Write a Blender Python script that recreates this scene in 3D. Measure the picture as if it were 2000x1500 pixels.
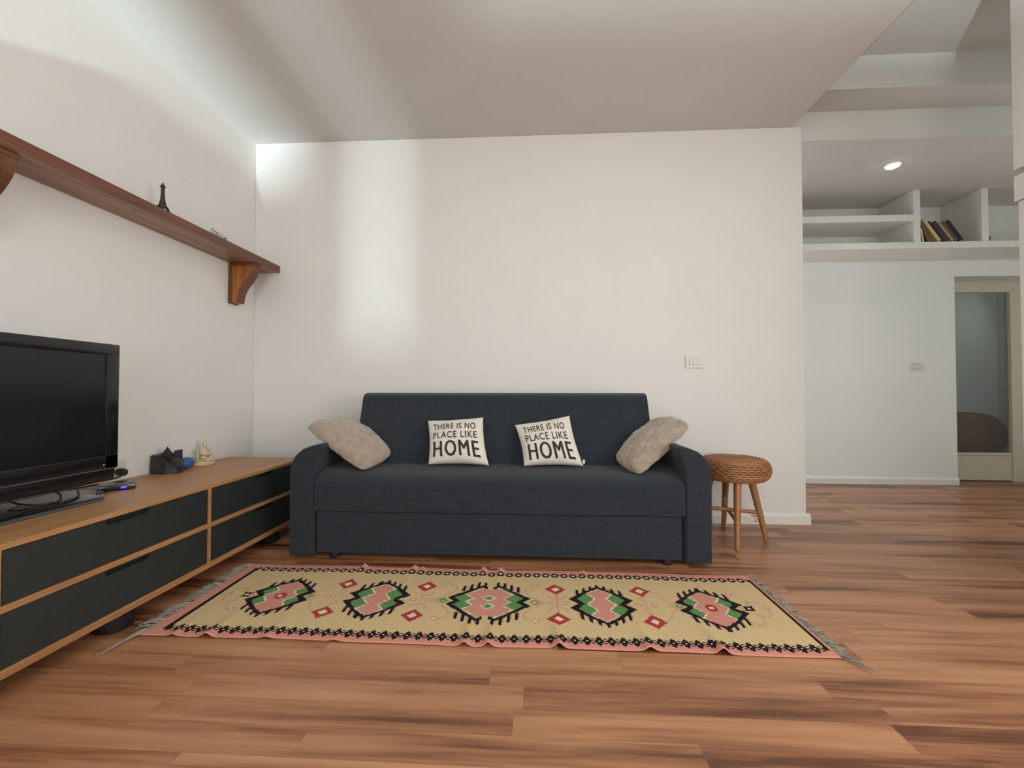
import bpy, bmesh, math, random
from mathutils import Vector, Matrix, noise as mnoise
random.seed(7)
S = bpy.context.scene
C = S.collection
for o in list(bpy.data.objects):
    bpy.data.objects.remove(o)

# ------------------------------------------------------------------ camera
FPX, YAW, PIT, ROL, EYE = 830.0, 0.0538, 0.0187, 0.001, 0.90
fwd = Vector((-math.sin(YAW)*math.cos(PIT), math.cos(YAW)*math.cos(PIT), math.sin(PIT)))
rgt = Vector((math.cos(YAW), math.sin(YAW), 0)); upv = rgt.cross(fwd)
r2 = rgt*math.cos(ROL)+upv*math.sin(ROL); u2 = upv*math.cos(ROL)-rgt*math.sin(ROL)
cd = bpy.data.cameras.new('camera'); cam = bpy.data.objects.new('camera', cd); C.objects.link(cam)
cd.sensor_fit = 'HORIZONTAL'; cd.sensor_width = 36.0; cd.lens = FPX*36.0/2000.0; cd.clip_start = 0.02
m4 = Matrix((r2, u2, -fwd)).transposed().to_4x4(); m4.translation = Vector((0, 0, EYE)); cam.matrix_world = m4
S.camera = cam

# ------------------------------------------------------------------ view, world, daylight and added lamps
S.view_settings.view_transform = 'Standard'; S.view_settings.look = 'None'
S.view_settings.gamma = 1.0; S.view_settings.exposure = -0.25; S.view_settings.use_curve_mapping = False
w = bpy.data.worlds.new('sky'); S.world = w; w.use_nodes = True
w.node_tree.nodes['Background'].inputs[0].default_value = (0.75, 0.88, 1.0, 1)
w.node_tree.nodes['Background'].inputs[1].default_value = 0.6

def area(name, loc, target, sx, sy, power, col, spread=180):
    l = bpy.data.lights.new(name, 'AREA'); l.shape = 'RECTANGLE'; l.size = sx; l.size_y = sy
    l.energy = power; l.color = col; l.spread = math.radians(spread)
    o = bpy.data.objects.new(name, l); C.objects.link(o); o.location = loc
    o.rotation_euler = (Vector(target)-Vector(loc)).to_track_quat('-Z', 'Y').to_euler(); return o
# daylight through the wide window behind the camera
area('window_daylight', (-0.10, -2.75, 1.35), (-0.25, 2, 1.0), 1.8, 1.9, 58, (1.0, 0.965, 0.925))
# added lamp outside, aimed up through wall slits to draw the light streaks
area('streak_lamp', (-1.23, -4.2, -0.36), (-1.45, 1.5, 2.4), 0.17, 0.14, 860, (0.74, 0.95, 1.0)).data.shape = 'ELLIPSE'
# daylight entering the hall from its left end
area('hall_daylight', (0.52, 3.78, 1.15), (4.0, 3.9, 0.8), 0.9, 1.9, 23, (0.88, 0.94, 1.0))
# added fill lamps in the right wall opening and in front of the hall
area('side_fill', (2.56, 0.0, 1.30), (-2.0, 0.9, 1.1), 1.5, 1.7, 64, (1.0, 0.965, 0.92))
area('hall_front_fill', (3.95, 2.02, 1.45), (3.7, 4.4, 1.6), 1.7, 1.7, 15, (0.94, 0.98, 0.92))
area('nook_fill', (5.72, 5.1, 1.9), (4.6, 5.2, 1.4), 0.5, 0.5, 1.0, (0.92, 0.97, 0.95))  # added dim fill lamp inside the nook

# ------------------------------------------------------------------ material helpers
def newmat(name):
    m = bpy.data.materials.new(name); m.use_nodes = True
    nt = m.node_tree; b = nt.nodes['Principled BSDF']; return m, nt, b
def N(nt, t, **kw):
    n = nt.nodes.new(t)
    for k, v in kw.items():
        if k == 'op': n.operation = v
        elif isinstance(k, str) and hasattr(n, k): setattr(n, k, v)
    return n
def L(nt, a, b): nt.links.new(a, b)
def math_n(nt, op, a, b=None, c=None):
    n = nt.nodes.new('ShaderNodeMath'); n.operation = op
    for i, x in enumerate((a, b, c)):
        if x is None: continue
        if hasattr(x, 'links') or hasattr(x, 'is_output'): nt.links.new(x, n.inputs[i])
        else: n.inputs[i].default_value = x
    return n.outputs[0]
def ramp(nt, fac, stops):
    r = nt.nodes.new('ShaderNodeValToRGB'); e = r.color_ramp.elements
    e[0].position, e[0].color = stops[0][0], (*stops[0][1], 1)
    e[1].position, e[1].color = stops[-1][0], (*stops[-1][1], 1)
    for p, c in stops[1:-1]:
        x = e.new(p); x.color = (*c, 1)
    nt.links.new(fac, r.inputs[0]); return r.outputs[0]
def mapped_noise(nt, scale, nscale=1.0, detail=3, rough=0.5, dist=0.0):
    tc = nt.nodes.new('ShaderNodeTexCoord'); mp = nt.nodes.new('ShaderNodeMapping')
    mp.inputs['Scale'].default_value = scale; L(nt, tc.outputs['Object'], mp.inputs[0])
    n = nt.nodes.new('ShaderNodeTexNoise'); n.inputs['Scale'].default_value = nscale
    n.inputs['Detail'].default_value = detail; n.inputs['Roughness'].default_value = rough
    n.inputs['Distortion'].default_value = dist
    L(nt, mp.outputs[0], n.inputs['Vector']); return n.outputs['Fac']
def bump(nt, b, h, strength=0.2, dist=0.002):
    n = nt.nodes.new('ShaderNodeBump'); n.inputs['Strength'].default_value = strength
    n.inputs['Distance'].default_value = dist; L(nt, h, n.inputs['Height']); L(nt, n.outputs[0], b.inputs['Normal'])
def mixc(nt, fac, a, b, mode='MIX'):
    n = nt.nodes.new('ShaderNodeMix'); n.data_type = 'RGBA'; n.blend_type = mode
    if hasattr(fac, 'is_output'): L(nt, fac, n.inputs[0])
    else: n.inputs[0].default_value = fac
    for x, i in ((a, 6), (b, 7)):
        if hasattr(x, 'is_output'): L(nt, x, n.inputs[i])
        else: n.inputs[i].default_value = (*x, 1)
    return n.outputs[2]
def simple(name, col, rough=0.5, spec=0.5, metal=0.0, var=0.08, nsc=30, bmp=0.0, emis=None, estr=0.0, sheen=0.0):
    m, nt, b = newmat(name)
    f = mapped_noise(nt, (1, 1, 1), nsc, 3)
    lo = tuple(max(0, c*(1-var)) for c in col); hi = tuple(min(1, c*(1+var)) for c in col)
    L(nt, ramp(nt, f, [(0.3, lo), (0.7, hi)]), b.inputs['Base Color'])
    b.inputs['Roughness'].default_value = rough; b.inputs['Specular IOR Level'].default_value = spec
    b.inputs['Metallic'].default_value = metal
    if sheen: b.inputs['Sheen Weight'].default_value = sheen
    if bmp: bump(nt, b, f, bmp)
    if emis:
        b.inputs['Emission Color'].default_value = (*emis, 1); b.inputs['Emission Strength'].default_value = estr
    return m
def wood(name, axis, dark, mid, light, rough=0.4, sc=1.0, bmp=0.05):
    m, nt, b = newmat(name)
    s = [24*sc, 24*sc, 24*sc]; s[axis] = 1.6*sc
    f1 = mapped_noise(nt, s, 1.0, 5, 0.6, 0.6)
    s2 = [110*sc, 110*sc, 110*sc]; s2[axis] = 3*sc
    f2 = mapped_noise(nt, s2, 1.0, 3)
    f = math_n(nt, 'ADD', math_n(nt, 'MULTIPLY', f1, 0.75), math_n(nt, 'MULTIPLY', f2, 0.25))
    L(nt, ramp(nt, f, [(0.32, dark), (0.5, mid), (0.68, light)]), b.inputs['Base Color'])
    b.inputs['Roughness'].default_value = rough; bump(nt, b, f2, bmp); return m
def fabric(name, col, var=0.35, fine=420, rough=0.95, bmp=0.35, sheen=0.1):
    m, nt, b = newmat(name)
    a = mapped_noise(nt, (9, fine, fine), 1.0, 2)
    v = mapped_noise(nt, (fine, 9, 9), 1.0, 2)
    f = math_n(nt, 'ADD', math_n(nt, 'MULTIPLY', a, 0.5), math_n(nt, 'MULTIPLY', v, 0.5))
    lo = tuple(c*(1-var) for c in col); hi = tuple(min(1, c*(1+var)) for c in col)
    L(nt, ramp(nt, f, [(0.36, lo), (0.64, hi)]), b.inputs['Base Color'])
    b.inputs['Roughness'].default_value = rough; b.inputs['Specular IOR Level'].default_value = 0.2
    b.inputs['Sheen Weight'].default_value = sheen; b.inputs['Sheen Roughness'].default_value = 0.6
    bump(nt, b, f, bmp, 0.001); return m

def floor_material():
    m, nt, b = newmat('laminate_planks')
    tc = nt.nodes.new('ShaderNodeTexCoord'); sp = nt.nodes.new('ShaderNodeSeparateXYZ'); L(nt, tc.outputs['Object'], sp.inputs[0])
    x, y = sp.outputs[0], sp.outputs[1]
    def layer(W, LEN, seed):
        yy = math_n(nt, 'DIVIDE', math_n(nt, 'ADD', y, seed*0.013), W)
        row = math_n(nt, 'FLOOR', yy)
        wn = nt.nodes.new('ShaderNodeTexWhiteNoise'); wn.noise_dimensions = '1D'
        L(nt, math_n(nt, 'ADD', row, seed*7.3), wn.inputs['W'])
        xx = math_n(nt, 'DIVIDE', math_n(nt, 'ADD', x, math_n(nt, 'MULTIPLY', wn.outputs[0], 3.7)), LEN)
        col = math_n(nt, 'FLOOR', xx)
        cv = nt.nodes.new('ShaderNodeCombineXYZ'); L(nt, row, cv.inputs[0]); L(nt, col, cv.inputs[1]); cv.inputs[2].default_value = seed
        w2 = nt.nodes.new('ShaderNodeTexWhiteNoise'); w2.noise_dimensions = '3D'; L(nt, cv.outputs[0], w2.inputs['Vector'])
        fy = math_n(nt, 'FRACT', yy); fx = math_n(nt, 'FRACT', xx)
        return w2.outputs[0], fx, fy
    rnd, fx, fy = layer(0.095, 1.02, 1.0)
    # grain stretched along the boards, different in every block
    gx = math_n(nt, 'ADD', math_n(nt, 'MULTIPLY', x, 0.75), math_n(nt, 'MULTIPLY', rnd, 31.0))
    gy = math_n(nt, 'ADD', math_n(nt, 'MULTIPLY', y, 9.5), math_n(nt, 'MULTIPLY', rnd, 17.0))
    cv = nt.nodes.new('ShaderNodeCombineXYZ'); L(nt, gx, cv.inputs[0]); L(nt, gy, cv.inputs[1])
    n1 = nt.nodes.new('ShaderNodeTexNoise'); n1.inputs['Scale'].default_value = 1.6; n1.inputs['Detail'].default_value = 4
    n1.inputs['Roughness'].default_value = 0.55; n1.inputs['Distortion'].default_value = 0.5; L(nt, cv.outputs[0], n1.inputs['Vector'])
    cv2 = nt.nodes.new('ShaderNodeCombineXYZ'); L(nt, math_n(nt, 'MULTIPLY', gx, 4.0), cv2.inputs[0]); L(nt, math_n(nt, 'MULTIPLY', gy, 11.0), cv2.inputs[1])
    n2 = nt.nodes.new('ShaderNodeTexNoise'); n2.inputs['Scale'].default_value = 1.0; n2.inputs['Detail'].default_value = 4; L(nt, cv2.outputs[0], n2.inputs['Vector'])
    cv3 = nt.nodes.new('ShaderNodeCombineXYZ'); L(nt, math_n(nt, 'MULTIPLY', gx, 1.4), cv3.inputs[0]); L(nt, math_n(nt, 'MULTIPLY', gy, 4.2), cv3.inputs[1])
    n3 = nt.nodes.new('ShaderNodeTexNoise'); n3.inputs['Scale'].default_value = 1.0; n3.inputs['Detail'].default_value = 3; n3.inputs['Distortion'].default_value = 0.4; L(nt, cv3.outputs[0], n3.inputs['Vector'])
    g = math_n(nt, 'ADD', math_n(nt, 'MULTIPLY', n1.outputs['Fac'], 0.62), math_n(nt, 'MULTIPLY', n2.outputs['Fac'], 0.16))
    g = math_n(nt, 'ADD', g, math_n(nt, 'MULTIPLY', n3.outputs['Fac'], 0.22))
    g = math_n(nt, 'ADD', g, math_n(nt, 'MULTIPLY', math_n(nt, 'SUBTRACT', rnd, 0.5), 0.22))
    c = ramp(nt, g, [(0.34, FL[0]), (0.43, FL[1]), (0.53, FL[2]), (0.67, FL[3])])
    # thin printed joints
    ey = math_n(nt, 'MINIMUM', fy, math_n(nt, 'SUBTRACT', 1.0, fy)); ex = math_n(nt, 'MINIMUM', fx, math_n(nt, 'SUBTRACT', 1.0, fx))
    ln = math_n(nt, 'MAXIMUM', math_n(nt, 'LESS_THAN', ey, 0.012), math_n(nt, 'LESS_THAN', ex, 0.0016))
    c = mixc(nt, math_n(nt, 'MULTIPLY', ln, 0.18), c, (0.06, 0.028, 0.014))
    L(nt, c, b.inputs['Base Color'])
    L(nt, math_n(nt, 'ADD', 0.27, math_n(nt, 'MULTIPLY', n2.outputs['Fac'], 0.16)), b.inputs['Roughness'])
    b.inputs['Specular IOR Level'].default_value = 0.5
    bump(nt, b, n2.outputs['Fac'], 0.04, 0.0006)
    return m
FL = [(0.125, 0.043, 0.020), (0.272, 0.110, 0.050), (0.405, 0.182, 0.087), (0.50, 0.252, 0.130)]

def wall_material(name, col, marks=False):
    m, nt, b = newmat(name)
    f = mapped_noise(nt, (1, 1, 1), 3.0, 4)
    g = mapped_noise(nt, (1, 1, 1), 160.0, 2)
    c = ramp(nt, f, [(0.3, tuple(x*0.975 for x in col)), (0.7, col)])
    L(nt, c, b.inputs['Base Color'])
    b.inputs['Roughness'].default_value = 0.75; b.inputs['Specular IOR Level'].default_value = 0.25
    bump(nt, b, g, 0.06, 0.0008); return m

M = {}
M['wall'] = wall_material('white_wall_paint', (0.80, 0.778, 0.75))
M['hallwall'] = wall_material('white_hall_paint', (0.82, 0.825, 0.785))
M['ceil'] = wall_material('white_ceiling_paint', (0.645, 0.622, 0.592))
M['trim'] = simple('white_gloss_trim', (0.80, 0.78, 0.735), 0.35, var=0.03)
M['shelfwhite'] = simple('white_shelf_paint', (0.80, 0.79, 0.74), 0.55, var=0.03)
M['doorwhite'] = simple('aged_white_door_paint', (0.62, 0.57, 0.46), 0.45, var=0.04)
M['floor'] = floor_material()
M['sofa'] = fabric('slate_sofa_weave', (0.0225, 0.0280, 0.0360), 0.36)
M['sofa_dark'] = simple('black_plastic', (0.012, 0.012, 0.013), 0.5)
M['standwood'] = wood('oak_veneer', 1, (0.30, 0.14, 0.055), (0.43, 0.215, 0.09), (0.52, 0.28, 0.13), 0.42)
M['drawer'] = simple('dark_green_grey_laminate', (0.0205, 0.0250, 0.0240), 0.55, var=0.15, nsc=400)
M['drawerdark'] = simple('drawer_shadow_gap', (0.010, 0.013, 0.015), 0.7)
M['shelfwood'] = wood('varnished_shelf_wood_lit', 1, (0.16, 0.078, 0.043), (0.29, 0.152, 0.088), (0.42, 0.25, 0.16), 0.38)  # wood lightened to stand in for light reaching the underside
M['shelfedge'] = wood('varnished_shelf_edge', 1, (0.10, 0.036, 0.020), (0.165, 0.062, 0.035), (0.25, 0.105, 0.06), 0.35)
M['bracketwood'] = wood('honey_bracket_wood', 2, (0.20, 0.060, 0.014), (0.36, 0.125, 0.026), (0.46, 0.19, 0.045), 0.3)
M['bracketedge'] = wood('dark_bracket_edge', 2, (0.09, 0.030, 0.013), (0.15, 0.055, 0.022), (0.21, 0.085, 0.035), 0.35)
M['wicker'] = wood('woven_rattan', 0, (0.14, 0.052, 0.016), (0.33, 0.145, 0.052), (0.47, 0.24, 0.10), 0.5, 2.0, 0.3)
M['cane'] = wood('cane_pole', 2, (0.17, 0.062, 0.020), (0.34, 0.145, 0.048), (0.46, 0.23, 0.09), 0.38, 1.4)
M['basket'] = wood('dark_wicker', 0, (0.11, 0.048, 0.019), (0.22, 0.10, 0.042), (0.32, 0.155, 0.068), 0.7, 2.0, 0.4)
M['tvblack'] = simple('gloss_black_plastic', (0.010, 0.010, 0.011), 0.18)
M['tvmatte'] = simple('satin_black_plastic', (0.017, 0.017, 0.018), 0.35)
M['screen'] = simple('lcd_screen', (0.006, 0.006, 0.007), 0.22)
M['silver'] = simple('brushed_silver_line', (0.35, 0.36, 0.38), 0.3, metal=0.9)
M['tvbase'] = simple('gloss_black_glass', (0.012, 0.012, 0.013), 0.06)
M['basebevel'] = simple('slate_plastic_edge', (0.06, 0.066, 0.08), 0.35)
M['cable'] = simple('black_cable_rubber', (0.009, 0.009, 0.010), 0.5)
M['led'] = simple('blue_led', (0.02, 0.02, 0.5), 0.3, emis=(0.06, 0.05, 1.0), estr=3.0)
M['bead'] = simple('tiny_indicator', (0.3, 0.3, 0.3), 0.4, emis=(0.9, 0.9, 0.9), estr=0.3)
M['canvas'] = fabric('cream_cotton', (0.72, 0.665, 0.59), 0.06, 300, 0.9, 0.25, 0.1)
M['ink'] = simple('dark_brown_print', (0.05, 0.038, 0.030), 0.9, 0.1)
M['plush'] = None
M['figurine'] = simple('carved_cream_resin', (0.62, 0.50, 0.33), 0.5, var=0.2, nsc=90, bmp=0.3)
M['blackorn'] = simple('matte_black_ornament', (0.013, 0.012, 0.013), 0.42, var=0.2)
M['blueball'] = simple('blue_rubber', (0.035, 0.115, 0.33), 0.45, var=0.2, nsc=40)
M['bronze'] = simple('dark_bronze', (0.060, 0.050, 0.035), 0.45, metal=0.6, var=0.3)
M['silverblue'] = simple('silvery_blue_metal', (0.30, 0.40, 0.43), 0.35, metal=0.4, var=0.3)
M['switchwhite'] = simple('switch_plastic', (0.70, 0.66, 0.60), 0.35, var=0.02)
M['switchgrey'] = simple('switch_rocker', (0.60, 0.57, 0.50), 0.3, var=0.02)
M['lampglow'] = simple('lamp_glow', (1, 1, 1), 0.5, emis=(1.0, 0.96, 0.88), estr=9.0)
M['fringe'] = simple('grey_cotton_fringe', (0.33, 0.30, 0.25), 0.9, 0.1, var=0.25)

def plush_material():
    m, nt, b = newmat('taupe_plush_fur')
    a = mapped_noise(nt, (1, 1, 1), 26.0, 4, 0.6); f = mapped_noise(nt, (1, 1, 1), 420.0, 2)
    g = math_n(nt, 'ADD', math_n(nt, 'MULTIPLY', a, 0.6), math_n(nt, 'MULTIPLY', f, 0.4))
    L(nt, ramp(nt, g, [(0.3, (0.27, 0.205, 0.155)), (0.55, (0.40, 0.318, 0.25)), (0.72, (0.50, 0.41, 0.335))]), b.inputs['Base Color'])
    b.inputs['Roughness'].default_value = 1.0; b.inputs['Specular IOR Level'].default_value = 0.1
    b.inputs['Sheen Weight'].default_value = 0.6; b.inputs['Sheen Roughness'].default_value = 0.5
    bump(nt, b, g, 0.7, 0.006); return m
M['plush'] = plush_material()
def glass_material():
    m, nt, b = newmat('clear_pane')
    b.inputs['Base Color'].default_value = (0.93, 0.97, 0.95, 1); b.inputs['Roughness'].default_value = 0.02
    b.inputs['Transmission Weight'].default_value = 1.0; b.inputs['IOR'].default_value = 1.45; return m
M['glass'] = glass_material()

# ------------------------------------------------------------------ object helpers
def world_loc(o):
    v = Vector((0, 0, 0))
    while o is not None:
        v += o.location; o = o.parent
    return v
def obj(name, bm, m, parent=None, smooth=None, loc=None):
    """vertices of bm are in world space; the mesh is stored relative to its parent (or loc)"""
    me = bpy.data.meshes.new(name)
    base = world_loc(parent) if parent else Vector(loc or (0, 0, 0))
    bmesh.ops.recalc_face_normals(bm, faces=bm.faces[:])
    bmesh.ops.translate(bm, verts=bm.verts[:], vec=-base)
    bm.to_mesh(me); bm.free()
    for mm in (m if isinstance(m, (list, tuple)) else [m]): me.materials.append(mm)
    if smooth is not None:
        for p in me.polygons: p.use_smooth = True
        if smooth < 179: me.set_sharp_from_angle(angle=math.radians(smooth))
    o = bpy.data.objects.new(name, me); C.objects.link(o)
    if parent: o.parent = parent
    else: o.location = base
    return o
def tag(o, label, cat, group=None):
    o['label'] = label; o['category'] = cat
    if group: o['group'] = group
    return o
def thing(name, loc, label, cat, group=None):
    o = bpy.data.objects.new(name, None); o.empty_display_size = 0.05; C.objects.link(o); o.location = loc
    return tag(o, label, cat, group)
def struct(name, bm, m, smooth=None):
    o = obj(name, bm, m, smooth=smooth); o['kind'] = 'structure'; return o
def add_box(bm, x0, x1, y0, y1, z0, z1, bev=0.0, seg=2):
    t = bmesh.new()
    vs = [t.verts.new((x, y, z)) for x in (x0, x1) for y in (y0, y1) for z in (z0, z1)]
    for f in ((0, 1, 3, 2), (4, 6, 7, 5), (0, 4, 5, 1), (2, 3, 7, 6), (0, 2, 6, 4), (1, 5, 7, 3)):
        t.faces.new([vs[i] for i in f])
    bmesh.ops.recalc_face_normals(t, faces=t.faces[:])
    if bev: bmesh.ops.bevel(t, geom=t.edges[:], offset=bev, segments=seg, profile=0.5, affect='EDGES')
    merge(bm, t); return bm
def merge(bm, t):
    me = bpy.data.meshes.new('tmp'); t.to_mesh(me); t.free(); bm.from_mesh(me); bpy.data.meshes.remove(me)
def BX(*a, **k): return add_box(bmesh.new(), *a, **k)
def add_prism(bm, pts, axis, a0, a1, bev=0.0, seg=2):
    """closed 2-D outline extruded along axis (0: pts are (y,z); 1: pts are (x,z); 2: pts are (x,y))"""
    t = bmesh.new()
    def P(p, a):
        return ((a, p[0], p[1]), (p[0], a, p[1]), (p[0], p[1], a))[axis]
    A = [t.verts.new(P(p, a0)) for p in pts]; B = [t.verts.new(P(p, a1)) for p in pts]
    fa = t.faces.new(A); fb = t.faces.new(B[::-1]); n = len(pts)
    for i in range(n): t.faces.new((A[i], B[i], B[(i+1) % n], A[(i+1) % n]))
    bmesh.ops.recalc_face_normals(t, faces=t.faces[:])
    if bev:
        es = list(set(fa.edges[:]+fb.edges[:])); bmesh.ops.bevel(t, geom=es, offset=bev, segments=seg, profile=0.5, affect='EDGES')
    merge(bm, t); return bm
def add_tube(bm, pts, rad, sides=8, caps=True, closed=False):
    pts = [Vector(p) for p in pts]; n = len(pts); rings = []
    rr = rad if isinstance(rad, (list, tuple)) else [rad]*n
    up = Vector((0, 0, 1))
    for i, p in enumerate(pts):
        if closed: d = pts[(i+1) % n]-pts[i-1]
        else: d = pts[min(i+1, n-1)]-pts[max(i-1, 0)]
        d.normalize(); a = d.cross(up)
        if a.length < 1e-3: a = d.cross(Vector((1, 0, 0)))
        a.normalize(); b = a.cross(d)
        rings.append([bm.verts.new(p+(a*math.cos(2*math.pi*k/sides)+b*math.sin(2*math.pi*k/sides))*rr[i]) for k in range(sides)])
    for i in range(n if closed else n-1):
        A, B = rings[i], rings[(i+1) % n]
        for k in range(sides): bm.faces.new((A[k], A[(k+1) % sides], B[(k+1) % sides], B[k]))
    if caps and not closed: bm.faces.new(rings[0][::-1]); bm.faces.new(rings[-1])
    return bm
def add_lathe(bm, prof, cx, cy, seg=32):
    rings = [[bm.verts.new((cx+r*math.cos(2*math.pi*k/seg), cy+r*math.sin(2*math.pi*k/seg), z)) for k in range(seg)] for r, z in prof]
    for i in range(len(prof)-1):
        for k in range(seg): bm.faces.new((rings[i][k], rings[i][(k+1) % seg], rings[i+1][(k+1) % seg], rings[i+1][k]))
    bm.faces.new(rings[0][::-1]); bm.faces.new(rings[-1]); return bm
def add_ball(bm, c, r, rot=None, u=14, v=10):
    t = bmesh.new(); bmesh.ops.create_uvsphere(t, u_segments=u, v_segments=v, radius=1.0)
    mt = Matrix.Translation(Vector(c)) @ (rot.to_4x4() if rot else Matrix.Identity(4)) @ Matrix.Diagonal((r[0], r[1], r[2], 1))
    bmesh.ops.transform(t, matrix=mt, verts=t.verts[:]); merge(bm, t); return bm
def spline(pts, n=8):
    pts = [Vector(p) for p in pts]; out = []
    for i in range(len(pts)-1):
        p0, p1, p2, p3 = pts[max(i-1, 0)], pts[i], pts[i+1], pts[min(i+2, len(pts)-1)]
        for k in range(n):
            t = k/n
            out.append(0.5*((2*p1)+(p2-p0)*t+(2*p0-5*p1+4*p2-p3)*t*t+(3*p1-p0-3*p2+p3)*t**3))
    out.append(pts[-1]); return out

# ------------------------------------------------------------------ room shell
XL, XE, YB, YF = -2.07, 1.848, 3.018, -2.6      # left wall, end of back wall, back wall, wall behind the camera
ZC, XC = 2.742, 1.778                            # main ceiling height, its right edge
XR, YH = 2.40, 4.38                              # right wall, far hall wall
struct('floor', BX(XL-0.1, 5.9, YF, 5.9, -0.02, 0), M['floor'])
struct('wall_left', BX(XL-0.12, XL, YF, 3.17, 0, 3.2), M['wall'])
struct('wall_back', BX(XL, XE, YB, 3.17, 0, ZC, bev=0.004), M['wall'])
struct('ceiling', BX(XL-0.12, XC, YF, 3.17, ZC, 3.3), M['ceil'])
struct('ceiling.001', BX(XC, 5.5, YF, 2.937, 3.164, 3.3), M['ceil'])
struct('trim_1', BX(XC, 5.5, 2.937, 3.17, 2.939, 3.3), M['hallwall'])
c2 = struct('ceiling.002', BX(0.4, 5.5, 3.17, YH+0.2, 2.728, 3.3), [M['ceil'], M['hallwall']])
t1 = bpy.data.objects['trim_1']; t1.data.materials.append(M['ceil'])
for p in c2.data.polygons: p.material_index = 1 if p.normal.y < -0.5 else 0     # lit fronts get the lighter colour, shaded undersides the darker: lighting put into colour
for p in t1.data.polygons: p.material_index = 1 if p.normal.z < -0.5 else 0  # same lit front and shaded underside by colour
# wall behind the camera: added slits on the left that shape the light streaks, a wide window in the middle
bm = bmesh.new()
add_box(bm, XL, -1.50, YF-0.06, YF, 0, ZC); add_box(bm, -1.358, -1.221, YF-0.06, YF, 0, ZC); add_box(bm, -1.197, -1.0, YF-0.06, YF, 0, ZC)
add_box(bm, -1.50, -1.18, YF-0.06, YF, 2.25, ZC); add_box(bm, -1.50, -1.30, YF-0.06, YF, -0.6, 0.25)
add_box(bm, -1.0, 1.9, YF-0.12, YF, 0, 0.4); add_box(bm, -1.0, 1.9, YF-0.12, YF, 2.3, ZC); add_box(bm, 1.9, 2.6, YF-0.12, YF, 0, 3.3)
add_box(bm, XC, 1.9, YF-0.12, YF, ZC, 3.3)
struct('wall_front', bm, M['wall'])
# right wall: cupboard-like panels with a deep groove and a thin reveal
bm = bmesh.new()
add_box(bm, XR+0.06, XR+0.2, 0.8, 2.20, 0, 3.3); add_box(bm, XR+0.06, XR+0.2, YF, -0.8, 0, 3.3)
add_box(bm, XR+0.06, XR+0.2, -0.8, 0.8, 0, 0.4); add_box(bm, XR+0.06, XR+0.2, -0.8, 0.8, 2.3, 3.3)  # opening made for the added side fill lamp
add_box(bm, XR, XR+0.08, 0.85, 2.245, 2.014, 3.164)
add_box(bm, XR, XR+0.08, 0.85, 2.245, 1.856, 1.982)
add_box(bm, XR+0.012, XR+0.08, 0.85, 2.238, 0, 1.852)
struct('wall_right', bm, M['wall'])
# hall walls
bm = bmesh.new()
add_box(bm, 0.4, 4.112, YH, YH+0.2, 0, 2.9); add_box(bm, 4.112, 5.5, YH, YH+0.2, 2.038, 2.9)
struct('wall_hall', bm, M['hallwall'])
struct('wall_hallend', BX(5.4, 5.5, 2.1, YH, 0, 3.3), M['hallwall'])
bm = bmesh.new(); add_box(bm, XR+0.2, 3.1, 2.1, 2.2, 0, 3.3); add_box(bm, 4.8, 5.5, 2.1, 2.2, 0, 3.3)
add_box(bm, 3.1, 4.8, 2.1, 2.2, 2.3, 3.3); add_box(bm, 3.1, 4.8, 2.1, 2.2, 0, 0.6); struct('wall_hallfront', bm, M['hallwall'])  # gap made for the added hall fill lamp
bm = bmesh.new()
add_box(bm, 0.3, 0.4, 3.17, YH, 2.2, 2.9); add_box(bm, 0.3, 0.4, 3.17, YH, 0, 0.12)
add_box(bm, 0.3, 0.4, 3.17, 3.28, 0.12, 2.2); add_box(bm, 0.3, 0.4, 4.27, YH, 0.12, 2.2)
struct('wall_hallleft', bm, M['hallwall'])
# little room behind the glazed door
struct('wall_nook', BX(4.0, 5.9, 5.65, 5.75, 0, 2.8), M['hallwall'])
struct('wall_nookleft', BX(3.9, 4.0, 4.58, 5.75, 0, 2.8), M['hallwall'])
struct('wall_nookright', BX(5.8, 5.9, 4.58, 5.75, 0, 2.8), M['hallwall'])
struct('ceiling.003', BX(3.9, 5.9, 4.58, 5.75, 2.8, 2.9), M['hallwall'])
# baseboards
def base_prof(t, h): return [(0, 0), (t, 0), (t, h*0.72), (t*0.55, h*0.9), (t*0.4, h), (0, h)]
bm = bmesh.new()
add_prism(bm, [(YB-a, b) for a, b in base_prof(0.016, 0.074)], 0, XL, XE+0.022)
add_box(bm, XE, XE+0.022, YB-0.012, 3.17, 0, 0.066, bev=0.004)
struct('baseboard_back', bm, M['trim'])
bm = bmesh.new(); add_prism(bm, [(YH-a, b) for a, b in base_prof(0.016, 0.07)], 0, 0.4, 4.112)
struct('baseboard_hall', bm, M['trim'])
bm = bmesh.new(); add_prism(bm, [(XL+a, b) for a, b in base_prof(0.016, 0.07)], 1, YF, YB)
struct('baseboard_left', bm, M['trim'])
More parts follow.
